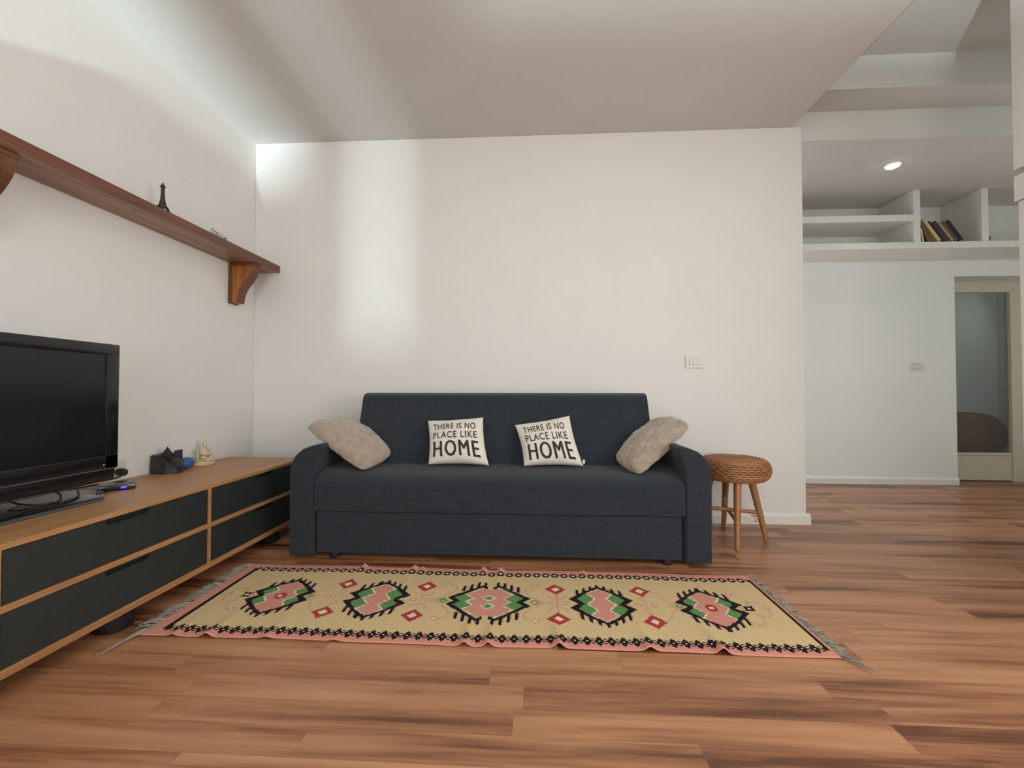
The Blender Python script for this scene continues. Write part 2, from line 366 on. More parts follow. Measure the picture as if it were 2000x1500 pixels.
# glazed hall door, set back in the wall
dr = bpy.data.objects.new('door_1', None); C.objects.link(dr); dr.location = (4.55, 4.56, 0); dr['kind'] = 'structure'
bm = bmesh.new()
add_box(bm, 4.112, 5.02, 4.56, 4.60, 1.92, 2.038, bev=0.003); add_box(bm, 4.80, 4.90, 4.545, 4.60, 0.0, 1.92, bev=0.004)
add_box(bm, 4.90, 5.5, 4.555, 4.60, 0.0, 1.92); add_box(bm, 4.112, 4.17, 4.56, 4.60, 0.28, 1.92, bev=0.003)
obj('door_frame', bm, M['doorwhite'], dr)
bm = bmesh.new(); add_box(bm, 4.112, 4.80, 4.56, 4.60, 0.012, 0.27, bev=0.003); add_box(bm, 4.112, 4.80, 4.552, 4.60, 0.262, 0.29, bev=0.004)
obj('bottom_rail', bm, M['doorwhite'], dr)
gl = obj('glass_pane', BX(4.15, 4.81, 4.578, 4.583, 0.27, 1.93), M['glass'], dr)

# ------------------------------------------------------------------ hall shelving, books, spot
sh = thing('wall_shelf', (3.4, 4.18, 2.2), 'white built-in shelving with two uprights above the hall door', 'shelf')
obj('shelf_board', BX(0.42, 5.38, 3.99, YH, 2.196, 2.254, bev=0.003), M['shelfwhite'], sh)
obj('shelf_board', BX(0.42, 3.412, 3.99, YH, 2.444, 2.505, bev=0.003), M['shelfwhite'], sh)
obj('upright', BX(3.41, 3.468, 3.99, YH, 2.254, 2.728, bev=0.003), M['shelfwhite'], sh)
obj('upright', BX(3.99, 4.048, 3.99, YH, 2.254, 2.728, bev=0.003), M['shelfwhite'], sh)
books = [('white', 'thin white book nearest the upright, leftmost on the hall shelf', (0.62, 0.60, 0.55), 3.489, 0.012, 0.125, 8),
         ('rust', 'rust brown and olive book leaning between the white and yellow ones', (0.20, 0.085, 0.03), 3.532, 0.028, 0.205, 20),
         ('yellow', 'pale yellow book in the leaning row on hall shelf', (0.62, 0.52, 0.20), 3.626, 0.026, 0.212, 35),
         ('black', 'black book leaning just right of the pale yellow one', (0.018, 0.014, 0.016), 3.660, 0.020, 0.218, 35),
         ('purple', 'dark purple book in the middle of the leaning row', (0.055, 0.032, 0.05), 3.687, 0.040, 0.206, 35),
         ('beige', 'beige book leaning right of the dark purple one', (0.36, 0.29, 0.19), 3.738, 0.022, 0.206, 35),
         ('brown', 'reddish brown book second from right in leaning row', (0.16, 0.075, 0.05), 3.767, 0.028, 0.208, 35),
         ('navy', 'blue-black book, rightmost of the leaning row on hall shelf', (0.014, 0.014, 0.024), 3.804, 0.040, 0.212, 35)]
for key, lab, col, xb, w_, h2, deg in books:
    cover = simple(key+'_book_cover', col, 0.6, var=0.12, nsc=60); pages = M['canvas']; ang = math.radians(deg)
    t = thing('book', (xb, 4.06, 2.254), lab, 'book', 'books leaning on the hall shelf')
    Rl = Matrix.Rotation(-ang, 3, 'Y'); piv = Vector((xb, 4.0, 2.254))
    bm = bmesh.new(); add_box(bm, xb, xb+0.003, 4.0, 4.135, 2.254, 2.254+h2); add_box(bm, xb+w_-0.003, xb+w_, 4.0, 4.135, 2.254, 2.254+h2)
    add_box(bm, xb, xb+w_, 3.997, 4.002, 2.254, 2.254+h2)
    bm2 = BX(xb+0.003, xb+w_-0.003, 4.002, 4.13, 2.258, 2.254+h2-0.004)
    for b_ in (bm, bm2):
        for v in b_.verts: v.co = Rl @ (v.co-piv)+piv
    lowz = min(v.co.z for v in bm.verts)     # settle the tilted book on the board
    for b_ in (bm, bm2):
        for v in b_.verts: v.co.z += 2.2545-lowz
    obj('cover', bm, cover, t); obj('pages', bm2, pages, t)
bm = bmesh.new(); add_lathe(bm, [(0.016, 2.254), (0.016, 2.262), (0.007, 2.27), (0.012, 2.285), (0.009, 2.302), (0.003, 2.308)], 4.085, 4.03, 14)
tag(obj('small_ornament', bm, M['blackorn'], smooth=40, loc=(4.085, 4.03, 2.254)), 'tiny dark ornament beside the right upright of the hall shelving', 'ornament')
# recessed spot in the low hall ceiling
sp = thing('ceiling_spotlight', (2.87, 3.54, 2.728), 'small round lit spotlight in the low hall ceiling', 'light')
bm = bmesh.new(); add_lathe(bm, [(0.046, 2.728), (0.060, 2.728), (0.060, 2.722), (0.048, 2.718), (0.046, 2.722)], 2.87, 3.54, 28)
obj('ring', bm, M['trim'], sp, smooth=40)
bm = bmesh.new(); add_lathe(bm, [(0.045, 2.7265), (0.045, 2.712), (0.026, 2.702), (0.004, 2.700)], 2.87, 3.54, 24)
obj('lamp', bm, M['lampglow'], sp, smooth=60)
sl = bpy.data.lights.new('spot_glow', 'SPOT'); sl.energy = 6; sl.color = (1.0, 0.93, 0.82); sl.shadow_soft_size = 0.03
sl.spot_size = math.radians(110); sl.spot_blend = 0.8
so = bpy.data.objects.new('spot_glow', sl); C.objects.link(so); so.location = (2.87, 3.54, 2.69)

# ------------------------------------------------------------------ switches
def switch(x0, x1, z0, z1, y, lab, n):
    t = thing('light_switch', ((x0+x1)/2, y, (z0+z1)/2), lab, 'switch')
    obj('plate', BX(x0, x1, y-0.009, y, z0, z1, bev=0.003), M['switchwhite'], t)
    cx, cz = (x0+x1)/2, (z0+z1)/2; hw = (x1-x0)*0.31; hh = (z1-z0)*0.27
    obj('inner_frame', BX(cx-hw, cx+hw, y-0.0105, y-0.008, cz-hh, cz+hh, bev=0.0008), M['switchgrey'], t)
    ww = 2*hw/n
    for i in range(n):
        obj('rocker', BX(cx-hw+ww*i+0.0015, cx-hw+ww*(i+1)-0.0015, y-0.014, y-0.010, cz-hh+0.003, cz+hh-0.003, bev=0.001), M['switchwhite'], t)
switch(1.045, 1.174, 1.067, 1.156, YB, 'white light switch plate on the wall above the right sofa arm', 3)
switch(3.675, 3.805, 1.113, 1.19, YH, 'small white switch plate on the far hall wall by the glazed door', 2)

# ------------------------------------------------------------------ sofa
sofa = thing('sofa', (-0.21, 2.58, 0), 'dark slate blue fabric sofa bed with rounded arms against the back wall', 'sofa')
armL = [(-1.325, 0.02), (-1.327, 0.42), (-1.319, 0.512), (-1.296, 0.555), (-1.258, 0.588), (-1.212, 0.606), (-1.175, 0.616), (-1.157, 0.614),
        (-1.150, 0.604), (-1.160, 0.575), (-1.178, 0.535), (-1.192, 0.48), (-1.196, 0.42), (-1.193, 0.02)]
armR = [(-0.418-x, z+0.004) for x, z in armL]; armR = [(x, z if z > 0.03 else 0.02) for x, z in armR]
for a in (armL, armR):
    b_ = add_prism(bmesh.new(), a, 1, 2.238, 2.955, bev=0.012, seg=3)
    obj('armrest', b_, M['sofa'], sofa, smooth=50)
seat = [(2.245, 0.258), (2.241, 0.27), (2.241, 0.395), (2.25, 0.42), (2.275, 0.444), (2.32, 0.458), (2.42, 0.468), (2.60, 0.475), (2.72, 0.46), (2.72, 0.258)]
obj('seat_cushion', add_prism(bmesh.new(), seat, 0, -1.1935, 0.7755, bev=0.012, seg=3), M['sofa'], sofa, smooth=50)
back = [(2.505, 0.44), (2.535, 0.56), (2.60, 0.70), (2.70, 0.862), (2.722, 0.882), (2.76, 0.893), (2.87, 0.890), (2.93, 0.87), (2.94, 0.44)]
b_ = add_prism(bmesh.new(), back, 0, -1.118, 0.705, bev=0.009, seg=3)
for v in b_.verts:
    k = min(1.0, max(0.0, (0.89-v.co.z)/0.3)); v.co.x += 0.036*k if v.co.x < -0.2 else -0.014*k
obj('backrest', b_, M['sofa'], sofa, smooth=50)
obj('storage_panel', BX(-1.180, 0.758, 2.252, 2.30, 0.032, 0.2515, bev=0.006), M['sofa'], sofa, smooth=50)
obj('inner_frame', BX(-1.188, 0.768, 2.275, 2.90, 0.045, 0.258), M['sofa_dark'], sofa)
for fx in (-1.09, 0.69):
    for fy in (2.285, 2.86):
        b_ = bmesh.new(); add_lathe(b_, [(0.024, 0.0), (0.026, 0.004), (0.026, 0.03), (0.022, 0.045)], fx, fy, 20)
        obj('foot', b_, M['sofa_dark'], sofa, smooth=40)

for ch in sofa.children:
    if ch.name.split('.')[0] in ('armrest', 'seat_cushion', 'backrest', 'storage_panel'):
        wn_ = ch.modifiers.new('even_shading', 'WEIGHTED_NORMAL'); wn_.keep_sharp = True; wn_.weight = 90

# ------------------------------------------------------------------ cushions
class Pillow:
    def __init__(s, TL, TR, BR, BL, front, back, pinch=0.05, wr=0.006, seed=0, power=0.5, bot=0.0, rc=0.0, fuzz=0.0):
        s.c = [Vector(p) for p in (TL, TR, BR, BL)]; s.f, s.b, s.p, s.w, s.seed, s.pw = front, back, pinch, wr, seed, power
        n = (s.c[1]-s.c[3]).cross(s.c[0]-s.c[2]).normalized()
        s.n = n if n.y < 0 else -n
        s.bot = bot; s.rc = rc; s.fuzz = fuzz
    def plane(s, u, v):
        uu = 0.5+(u-0.5)*(1-s.p*4*v*(1-v)); vv = 0.5+(v-0.5)*(1-s.p*4*u*(1-u))
        if s.rc:
            k = 1-s.rc*(abs(2*u-1)*abs(2*v-1))**5; uu = 0.5+(uu-0.5)*k; vv = 0.5+(vv-0.5)*k
        return s.c[0].lerp(s.c[1], uu).lerp(s.c[3].lerp(s.c[2], uu), vv)
    def pos(s, u, v, side=1, extra=0.0):
        h = (max(0, 4*u*(1-u))*max(0, 4*v*(1-v)))**s.pw
        h *= 1+s.bot*(v-0.5)
        p = s.plane(u, v)
        wn = mnoise.noise(Vector((u*4.2+s.seed, v*4.2, side*3.1)))*s.w+mnoise.noise(Vector((u*11+s.seed, v*11, side)))*s.w*0.4
        if s.fuzz: wn += s.fuzz*(mnoise.noise(Vector((u*75+s.seed, v*55, side)))+0.7*mnoise.noise(Vector((u*31, v*37+s.seed, side))))/max(0.35, min(1, h*2))
        return p+s.n*side*((s.f if side > 0 else s.b)*h+wn*min(1, h*2.0)+extra)
    def mesh(s, n=44):
        bm = bmesh.new(); F = {}; B = {}
        for i in range(n+1):
            for j in range(n+1):
                u = 0.5-0.5*math.cos(math.pi*i/n); v = 0.5-0.5*math.cos(math.pi*j/n)
                F[i, j] = bm.verts.new(s.pos(u, v, 1))
                B[i, j] = F[i, j] if i in (0, n) or j in (0, n) else bm.verts.new(s.pos(u, v, -1))
        for i in range(n):
            for j in range(n):
                bm.faces.new((F[i, j], F[i+1, j], F[i+1, j+1], F[i, j+1]))
                q = (B[i, j], B[i, j+1], B[i+1, j+1], B[i+1, j])
                try: bm.faces.new(q)
                except ValueError: pass
        return bm
def lettering(P, lines, m, parent):
    """lines: (text, u0, u1, v_top, v_bottom, weight) laid on the front of pillow P"""
    bm = bmesh.new()
    for txt, u0, u1, vt, vb, wt in lines:
        cu = bpy.data.curves.new('t', 'FONT'); cu.body = txt; cu.offset = wt; cu.resolution_u = 4; cu.space_character = 1.14 if wt > 0 else 1.18
        ob = bpy.data.objects.new('t', cu); C.objects.link(ob)
        dg = bpy.context.evaluated_depsgraph_get(); me = bpy.data.meshes.new_from_object(ob.evaluated_get(dg))
        t = bmesh.new(); t.from_mesh(me); bpy.data.objects.remove(ob); bpy.data.curves.remove(cu); bpy.data.meshes.remove(me)
        xs = [v.co.x for v in t.verts]; ys = [v.co.y for v in t.verts]; x0, x1, y0, y1 = min(xs), max(xs), min(ys), max(ys)
        for v in t.verts:
            v.co.x = (v.co.x-x0)/(x1-x0); v.co.y = (v.co.y-y0)/(y1-y0)
        bmesh.ops.triangulate(t, faces=t.faces[:])
        for _ in range(4):
            es = [e for e in t.edges if math.hypot((e.verts[0].co.x-e.verts[1].co.x)*(u1-u0), (e.verts[0].co.y-e.verts[1].co.y)*(vb-vt)) > 0.022]
            if not es: break
            bmesh.ops.subdivide_edges(t, edges=es, cuts=1); bmesh.ops.triangulate(t, faces=t.faces[:])
        for v in t.verts:
            u = u0+(u1-u0)*v.co.x; vv = vb+(vt-vb)*v.co.y
            v.co = P.pos(u, vv, 1, 0.0022)
        merge(bm, t)
    return obj('lettering', bm, m, parent)
def cushion(name, P, m, lab, cat, loc, lines=None, n=44):
    t = thing(name, loc, lab, cat)
    obj('cover', P.mesh(n), m, t, smooth=180)
    if lines: lettering(P, lines, M['ink'], t)
    return t
P1 = Pillow((-0.655, 2.575, 0.722), (-0.314, 2.575, 0.745), (-0.262, 2.425, 0.480), (-0.612, 2.425, 0.482), 0.062, 0.03, 0.065, 0.008, 3, 0.40, 0.35)
txt1 = [('THERE IS NO', 0.10, 0.87, 0.14, 0.29, 0.010), ('PLACE LIKE', 0.09, 0.89, 0.35, 0.51, 0.010), ('HOME', 0.09, 0.885, 0.57, 0.90, 0.0), ('HOME', 0.098, 0.893, 0.568, 0.902, 0.0), ('HOME', 0.105, 0.90, 0.57, 0.90, 0.0)]
c1 = cushion('slogan_cushion', P1, M['canvas'], 'cream cushion with slogan standing upright, left of the two lettered ones', 'cushion', (-0.46, 2.42, 0.475), txt1)
P2 = Pillow((-0.120, 2.56, 0.700), (0.208, 2.58, 0.757), (0.274, 2.425, 0.482), (-0.062, 2.42, 0.480), 0.062, 0.03, 0.065, 0.009, 9, 0.40, 0.35)
txt2 = [('THERE IS NO', 0.10, 0.86, 0.14, 0.30, 0.010), ('PLACE LIKE', 0.10, 0.87, 0.36, 0.53, 0.010), ('HOME', 0.105, 0.885, 0.58, 0.93, 0.0), ('HOME', 0.113, 0.893, 0.578, 0.932, 0.0), ('HOME', 0.120, 0.90, 0.58, 0.93, 0.0)]
c2 = cushion('slogan_cushion', P2, M['canvas'], 'cream slogan cushion slumped sideways, right of the two lettered ones', 'cushion', (0.08, 2.42, 0.475), txt2)
bm = BX(0.268, 0.281, 2.412, 2.415, 0.498, 0.520); obj('care_tag', bm, M['canvas'], c2)
P3 = Pillow((-1.205, 2.70, 0.715), (-0.852, 2.51, 0.528), (-0.945, 2.295, 0.466), (-1.310, 2.36, 0.703), 0.088, 0.03, -0.045, 0.012, 5, 0.40, rc=0.05, fuzz=0.0032)
cushion('plush_cushion', P3, M['plush'], 'taupe plush cushion propped on the left sofa arm', 'cushion', (-1.05, 2.45, 0.475), n=130)
P4 = Pillow((0.790, 2.70, 0.728), (0.885, 2.46, 0.712), (0.550, 2.28, 0.462), (0.457, 2.49, 0.515), 0.088, 0.03, -0.04, 0.014, 13, 0.40, rc=0.07, fuzz=0.0032)
cushion('plush_cushion', P4, M['plush'], 'taupe plush cushion propped on the right sofa arm beside the stool', 'cushion', (0.66, 2.45, 0.475), n=130)

# ------------------------------------------------------------------ wicker stool
st = thing('wicker_stool', (1.22, 2.70, 0), 'round woven rattan stool between the sofa and the wall end', 'stool')
cx, cy = 1.225, 2.70
prof = []
for k in range(30):
    a = k/29
    if a < 0.45:
        th = -math.pi/2*0.85+(a/0.45)*math.pi*0.93; prof.append((0.148+0.049*math.cos(th), 0.432+0.060*math.sin(th)))
    else:
        r = 0.148*(1-(a-0.45)/0.55); prof.append((r+0.004, 0.488+0.006*math.sin(r*20)-0.010*(1-r/0.15)))
bm = bmesh.new(); SEG = 120
for k, (r, z) in enumerate(prof):
    if r < 0.01: continue
    pts = []
    for q in range(SEG):
        th = 2*math.pi*q/SEG; wv = math.sin(q*math.pi*0.5*1.0+k*math.pi)*0.0028
        pts.append((cx+(r+wv)*math.cos(th), cy+(r+wv)*math.sin(th), z+wv*0.6))
    add_tube(bm, pts, 0.0062, 6, closed=True)
obj('seat', bm, M['wicker'], st, smooth=60)
bm = bmesh.new(); add_lathe(bm, [(0.13, 0.370), (0.165, 0.388), (0.188, 0.42), (0.190, 0.445), (0.174, 0.474), (0.14, 0.482), (0.05, 0.474), (0.002, 0.474)], cx, cy, 48)
obj('seat_core', bm, M['basket'], st, smooth=60)
feet = [(1.15, 2.50), (1.402, 2.673), (1.254, 2.918), (1.01, 2.745)]
tops = [(1.188, 2.575), (1.318, 2.685), (1.222, 2.80), (1.10, 2.73)]
legpt = lambda i, z: Vector(feet[i]+(0.0,)).lerp(Vector(tops[i]+(0.38,)), z/0.38)
for i in range(4):
    b_ = bmesh.new(); pts = [legpt(i, z) for z in (0, 0.05, 0.12, 0.2, 0.28, 0.38)]
    add_tube(b_, pts, [0.0125, 0.0145, 0.0165, 0.0185, 0.0205, 0.0220], 14)
    for z in (0.14, 0.175, 0.215, 0.33):     # knots and bindings
        p = legpt(i, z); add_tube(b_, [p-Vector((0, 0, 0.009)), p, p+Vector((0, 0, 0.009))], [0.0175, 0.0208, 0.0175], 12)
    obj('leg', b_, M['cane'], st, smooth=50)
for i, j, z in ((1, 3, 0.168), (0, 2, 0.150)):
    b_ = bmesh.new(); a, b2 = legpt(i, z), legpt(j, z+0.012); add_tube(b_, [a, a.lerp(b2, 0.5), b2], 0.0115, 10)
    obj('stretcher', b_, M['cane'], st, smooth=50)
for i, dx in ((0, 0.05), (2, -0.05)):
    b_ = bmesh.new(); a = legpt(i, 0.19); c_ = Vector((cx, cy, 0.375)).lerp(legpt(i, 0.375), 0.45)+Vector((dx*0.3, 0, 0))
    add_tube(b_, spline([a, a.lerp(c_, 0.5)+Vector((0, 0, -0.01)), c_], 5), 0.006, 8); obj('brace', b_, M['cane'], st, smooth=50)
b_ = bmesh.new(); p = legpt(1, 0.160)+Vector((-0.035, -0.004, 0))
for q in range(3): add_tube(b_, [p+Vector((0.012*q-0.01+0.013*math.cos(a), 0.013*math.sin(a)*0.4, 0.013*math.sin(a))) for a in [i*math.pi/5 for i in range(10)]], 0.0022, 5, closed=True)
add_tube(b_, spline([p+Vector((0.01, -0.012, -0.01)), p+Vector((0.024, -0.016, -0.03)), p+Vector((0.012, -0.016, -0.042)), p+Vector((-0.004, -0.016, -0.034))], 5), 0.002, 5)
add_tube(b_, [p+Vector((0.0, -0.012, -0.008)), p+Vector((-0.002, -0.016, -0.046))], 0.002, 5)
obj('cane_binding', b_, M['wicker'], st, smooth=60)

# ------------------------------------------------------------------ low media console with drawers
ST = 0.460; XF = -1.53; XBK = XL+0.004
Y0, YD1, YD2, Y3 = 0.335, 1.141, 1.936, 2.775
con = thing('media_console', ((XF+XBK)/2, (Y0+Y3)/2, 0), 'long low oak console with dark grey drawers along the left wall', 'console')
bm = bmesh.new()
add_box(bm, XBK, XF, Y0, Y3, 0.442, ST, bev=0.0015, seg=1); add_box(bm, XBK, XF, Y0, Y3, 0.070, 0.096, bev=0.0015, seg=1)
add_box(bm, XBK, XF-0.0005, Y0, Y3-0.001, 0.260, 0.281)
for y in (Y0+0.009, YD1, YD2, Y3-0.009): add_box(bm, XBK, XF-0.001, y-0.009, y+0.009, 0.09, 0.445)
add_box(bm, XBK, XBK+0.012, Y0, Y3, 0.09, 0.445)
obj('carcass', bm, M['standwood'], con)
for ya, yb in ((Y0+0.02, YD1-0.012), (YD1+0.012, YD2-0.012), (YD2+0.012, Y3-0.02)):
    for za, zb in ((0.0985, 0.2575), (0.2835, 0.4395)):
        ym = (ya+yb)/2; hw = 0.090; d = 0.020; xf = XF-0.003
        # front with a scooped finger slot in its top edge
        pts = [(ya, za), (yb, za), (yb, zb), (ym+hw+0.004, zb)]
        for k in range(6): a = k/5*math.pi/2; pts.append((ym+hw-0.012*(1-math.cos(a))*1.0, zb-d*math.sin(a) if k < 5 else zb-d))
        for k in range(6): a = (5-k)/5*math.pi/2; pts.append((ym-hw+0.012*(1-math.cos(a)), zb-d*math.sin(a) if k > 0 else zb-d))
        pts += [(ym-hw-0.004, zb), (ya, zb)]
        b_ = add_prism(bmesh.new(), pts, 0, xf-0.018, xf)
        dw = obj('drawer', b_, M['drawer'], con)
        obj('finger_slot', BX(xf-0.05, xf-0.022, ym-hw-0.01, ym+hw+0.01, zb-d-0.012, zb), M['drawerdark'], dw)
for y in (0.6, 1.555, 2.5):
    for x in (-1.605, -1.98):
        b_ = bmesh.new(); add_lathe(b_, [(0.055, 0), (0.058, 0.005), (0.058, 0.07)], x, y, 24); obj('foot', b_, M['sofa_dark'], con, smooth=40)

# ------------------------------------------------------------------ television
XT = -1.82; yc, yr = 1.37, 1.762; yl = 2*yc-yr
tv = thing('television', (-1.87, yc, ST), 'black flat screen television on the oak console', 'television')
bm = bmesh.new()
add_box(bm, XT-0.05, XT, yl, yr, 0.573, 1.103, bev=0.006); add_box(bm, XT-0.10, XT-0.04, yl+0.05, yr-0.05, 0.60, 1.06, bev=0.02)
obj('housing', bm, M['tvmatte'], tv, smooth=40)
sy = yr-0.055
bm = bmesh.new()   # bezel as four mitred bars standing proud of the screen
add_box(bm, XT-0.004, XT+0.007, yl, yr, 1.056, 1.103, bev=0.003); add_box(bm, XT-0.004, XT+0.007, yl, yl+0.055, 0.573, 1.060, bev=0.003)
add_box(bm, XT-0.004, XT+0.007, sy, yr, 0.573, 1.060, bev=0.003); add_box(bm, XT-0.004, XT+0.007, yl, yr, 0.573, 0.628, bev=0.003)
obj('bezel', bm, M['tvblack'], tv, smooth=40)
obj('screen', BX(XT-0.004, XT+0.0015, yl+0.053, sy+0.002, 0.626, 1.058), M['screen'], tv)
bm = bmesh.new(); add_prism(bm, [(yl+0.012, 0.571), (yr-0.008, 0.571), (yr-0.014, 0.522), (yr-0.03, 0.520), (yl+0.03, 0.520), (yl+0.016, 0.522)], 0, XT-0.045, XT+0.004, bev=0.003)
obj('speaker_bar', bm, M['tvblack'], tv, smooth=40)
tl_ = obj('trim_line', BX(XT+0.002, XT+0.0085, yl+0.004, yr-0.004, 0.5705, 0.5745), M['silver'], tv); tl_['label'] = 'thin silver line'
bm = bmesh.new(); add_lathe(bm, [(0.002, 0.0), (0.003, 0.001)], 0, 0, 8)
for v in bm.verts: v.co = Vector((XT+0.0075+v.co.z, yr-0.062+v.co.x, 0.592+v.co.y))
obj('indicator', bm, M['bead'], tv)
obj('neck', BX(XT-0.06, XT-0.025, yc-0.06, yc-0.004, ST+0.012, 0.56, bev=0.006), M['tvblack'], tv, smooth=40)
bw = 0.39
outl = [(-1.742, yc+0.265), (-1.762, yc+0.285), (-1.84, yc+0.365), (-1.90, yc+bw), (-2.0, yc+bw-0.01), (-2.02, yc+bw-0.04)]
outl = outl+[(x, 2*yc-y) for x, y in outl[::-1]]
bm = add_prism(bmesh.new(), outl, 2, ST, ST+0.013, bev=0.003); bs = obj('base', bm, M['tvbase'], tv, smooth=40)
bm = bmesh.new(); add_prism(bm, [(-1.7435, ST+0.0005), (-1.7385, ST+0.0015), (-1.7395, ST+0.010), (-1.7445, ST+0.0125)], 1, yc-0.265, yc+0.262)
obj('front_edge', bm, M['basebevel'], bs)
# set-top box
stb = thing('set_top_box', (-1.90, 1.83, ST), 'slim black set-top box with glowing blue display beside the television', 'set-top box')
Rz = Matrix.Rotation(math.radians(-44), 3, 'Z'); c0 = Vector((-1.888, 1.832, 0))
def rotated(bm_, c=c0, R=Rz):
    for v in bm_.verts: v.co = R @ v.co + c
    return bm_
obj('body', rotated(BX(-0.055, 0.055, -0.062, 0.062, ST+0.002, ST+0.026, bev=0.003)), M['tvblack'], stb, smooth=40)
bm = bmesh.new(); add_tube(bm, [(0.0553, 0.022+0.010*math.cos(a)*1.0, ST+0.0135+0.0042*math.sin(a)) for a in [i*math.pi/10 for i in range(20)]], 0.0012, 4, closed=True)
add_box(bm, 0.0535, 0.0562, 0.014, 0.030, ST+0.0105, ST+0.0165)
obj('display', rotated(bm), M['led'], stb)['label'] = 'glowing blue display'
# cables lying on the console behind and on the television base
Zc = ST+0.013
cabs = [('black cable looping forward over the television base', [(-1.985, 1.66, Zc+0.020), (-1.955, 1.63, Zc+0.026), (-1.885, 1.60, Zc+0.016), (-1.83, 1.545, Zc+0.0045), (-1.835, 1.49, Zc+0.0045), (-1.90, 1.47, Zc+0.014), (-1.97, 1.50, Zc+0.02), (-2.02, 1.57, Zc+0.012)]),
        ('black cable running from the set-top box behind the television', [(-1.945, 1.875, ST+0.010), (-1.995, 1.885, ST+0.012), (-2.045, 1.80, ST+0.008), (-2.05, 1.62, ST+0.006), (-2.05, 1.45, ST+0.006), (-2.05, 1.2, ST+0.005)]),
        ('thin black cable lying flat along the television base', [(-1.785, 1.38, Zc+0.0045), (-1.80, 1.43, Zc+0.0045), (-1.79, 1.50, Zc+0.0045), (-1.805, 1.57, Zc+0.0045), (-1.84, 1.625, Zc+0.0045), (-1.90, 1.68, Zc+0.0045), (-1.95, 1.72, Zc+0.006)])]
for lab, pts in cabs:
    b_ = add_tube(bmesh.new(), spline(pts, 8), 0.0038, 7); tag(obj('cable', b_, M['cable'], smooth=180, loc=pts[0]), lab, 'cable')
# wall socket with a black plug half hidden by the television
so_ = thing('wall_socket', (XL, 2.005, 0.53), 'white wall socket on the left wall beside the television', 'socket')
obj('plate', BX(XL, XL+0.012, 1.955, 2.045, 0.480, 0.562, bev=0.004), M['switchwhite'], so_)
obj('plug', add_tube(bmesh.new(), [(XL+0.01, 2.0, 0.503), (XL+0.03, 2.0, 0.503), (XL+0.05, 1.996, 0.502), (XL+0.06, 1.992, 0.501)], [0.017, 0.019, 0.017, 0.009], 16), M['cable'], so_, smooth=60)
bm = add_tube(bmesh.new(), spline([(XL+0.06, 1.992, 0.501), (XL+0.07, 1.96, 0.492), (XL+0.06, 1.93, 0.484), (XL+0.045, 1.86, 0.484)], 6), 0.004, 7)
obj('cord', bm, M['cable'], so_, smooth=180)
# television side connector seen beyond the right edge
# ------------------------------------------------------------------ ornaments on the console
og = thing('faceted_ornament', (-2.0, 2.22, ST), 'small matte black faceted ornament with pointed tips on the console', 'ornament')
bm = bmesh.new()
for v in [(-2.06, 2.175, ST), (-1.965, 2.155, ST), (-1.925, 2.19, ST), (-1.93, 2.25, ST), (-2.06, 2.28, ST),
          (-2.06, 2.18, ST+0.098), (-2.0, 2.165, ST+0.092), (-1.955, 2.165, ST+0.038), (-1.915, 2.20, ST+0.022), (-1.94, 2.25, ST+0.05), (-2.05, 2.27, ST+0.105)]: bm.verts.new(v)
bmesh.ops.convex_hull(bm, input=bm.verts[:])
bmesh.ops.bevel(bm, geom=bm.edges[:], offset=0.004, segments=2, affect='EDGES')
obj('body', bm, M['blackorn'], og)
for q_ in ([(-2.03, 2.20, ST+0.085), (-1.955, 2.19, ST+0.07), (-1.96, 2.24, ST+0.07), (-2.02, 2.24, ST+0.085), (-1.992, 2.21, ST+0.142)],
           [(-1.985, 2.20, ST+0.06), (-1.935, 2.20, ST+0.05), (-1.94, 2.25, ST+0.05), (-1.98, 2.26, ST+0.06), (-1.945, 2.255, ST+0.122), (-1.985, 2.25, ST+0.115)],
           [(-1.975, 2.18, ST+0.03), (-1.91, 2.21, ST+0.035), (-1.925, 2.25, ST+0.03), (-1.975, 2.25, ST+0.03), (-1.93, 2.22, ST+0.08), (-1.97, 2.20, ST+0.085)]):
    b_ = bmesh.new()
    for v in q_: b_.verts.new(v)
    bmesh.ops.convex_hull(b_, input=b_.verts[:]); obj('facet', b_, M['blackorn'], og)
bl = add_ball(bmesh.new(), (-1.985, 2.325, ST+0.0335), (0.038, 0.050, 0.0335), Matrix.Rotation(0.3, 3, 'Z'), 24, 16)
tag(obj('blue_ball', bl, M['blueball'], smooth=180, loc=(-1.985, 2.325, ST)), 'smooth blue oval ball beside the black faceted ornament', 'ball')
# carved seated figurine
fg = thing('figurine', (-1.995, 2.475, ST), 'small cream carved seated figurine on an oval base, on the console', 'figurine')
fx, fy = -1.995, 2.475
b_ = bmesh.new(); add_lathe(b_, [(0.060, ST), (0.064, ST+0.003), (0.064, ST+0.010), (0.050, ST+0.014), (0.046, ST+0.020), (0.02, ST+0.021)], 0, 0, 36)
for v in b_.verts: v.co = Vector((fx+v.co.x*0.75, fy+v.co.y*1.12, v.co.z))
obj('base', b_, M['figurine'], fg, smooth=40)
b_ = bmesh.new(); z0 = ST+0.018
add_ball(b_, (fx, fy, z0+0.045), (0.020, 0.026, 0.032)); add_ball(b_, (fx-0.002, fy, z0+0.07), (0.016, 0.030, 0.014))
add_ball(b_, (fx+0.004, fy-0.002, z0+0.098), (0.0135, 0.0135, 0.017))
add_tube(b_, [(fx, fy, z0+0.108), (fx, fy, z0+0.116), (fx, fy, z0+0.128)], [0.013, 0.010, 0.003], 10)
for sx in (-0.007, 0.007): add_tube(b_, [(fx, fy+sx, z0+0.112), (fx, fy+sx*1.8, z0+0.132)], [0.004, 0.0015], 6)
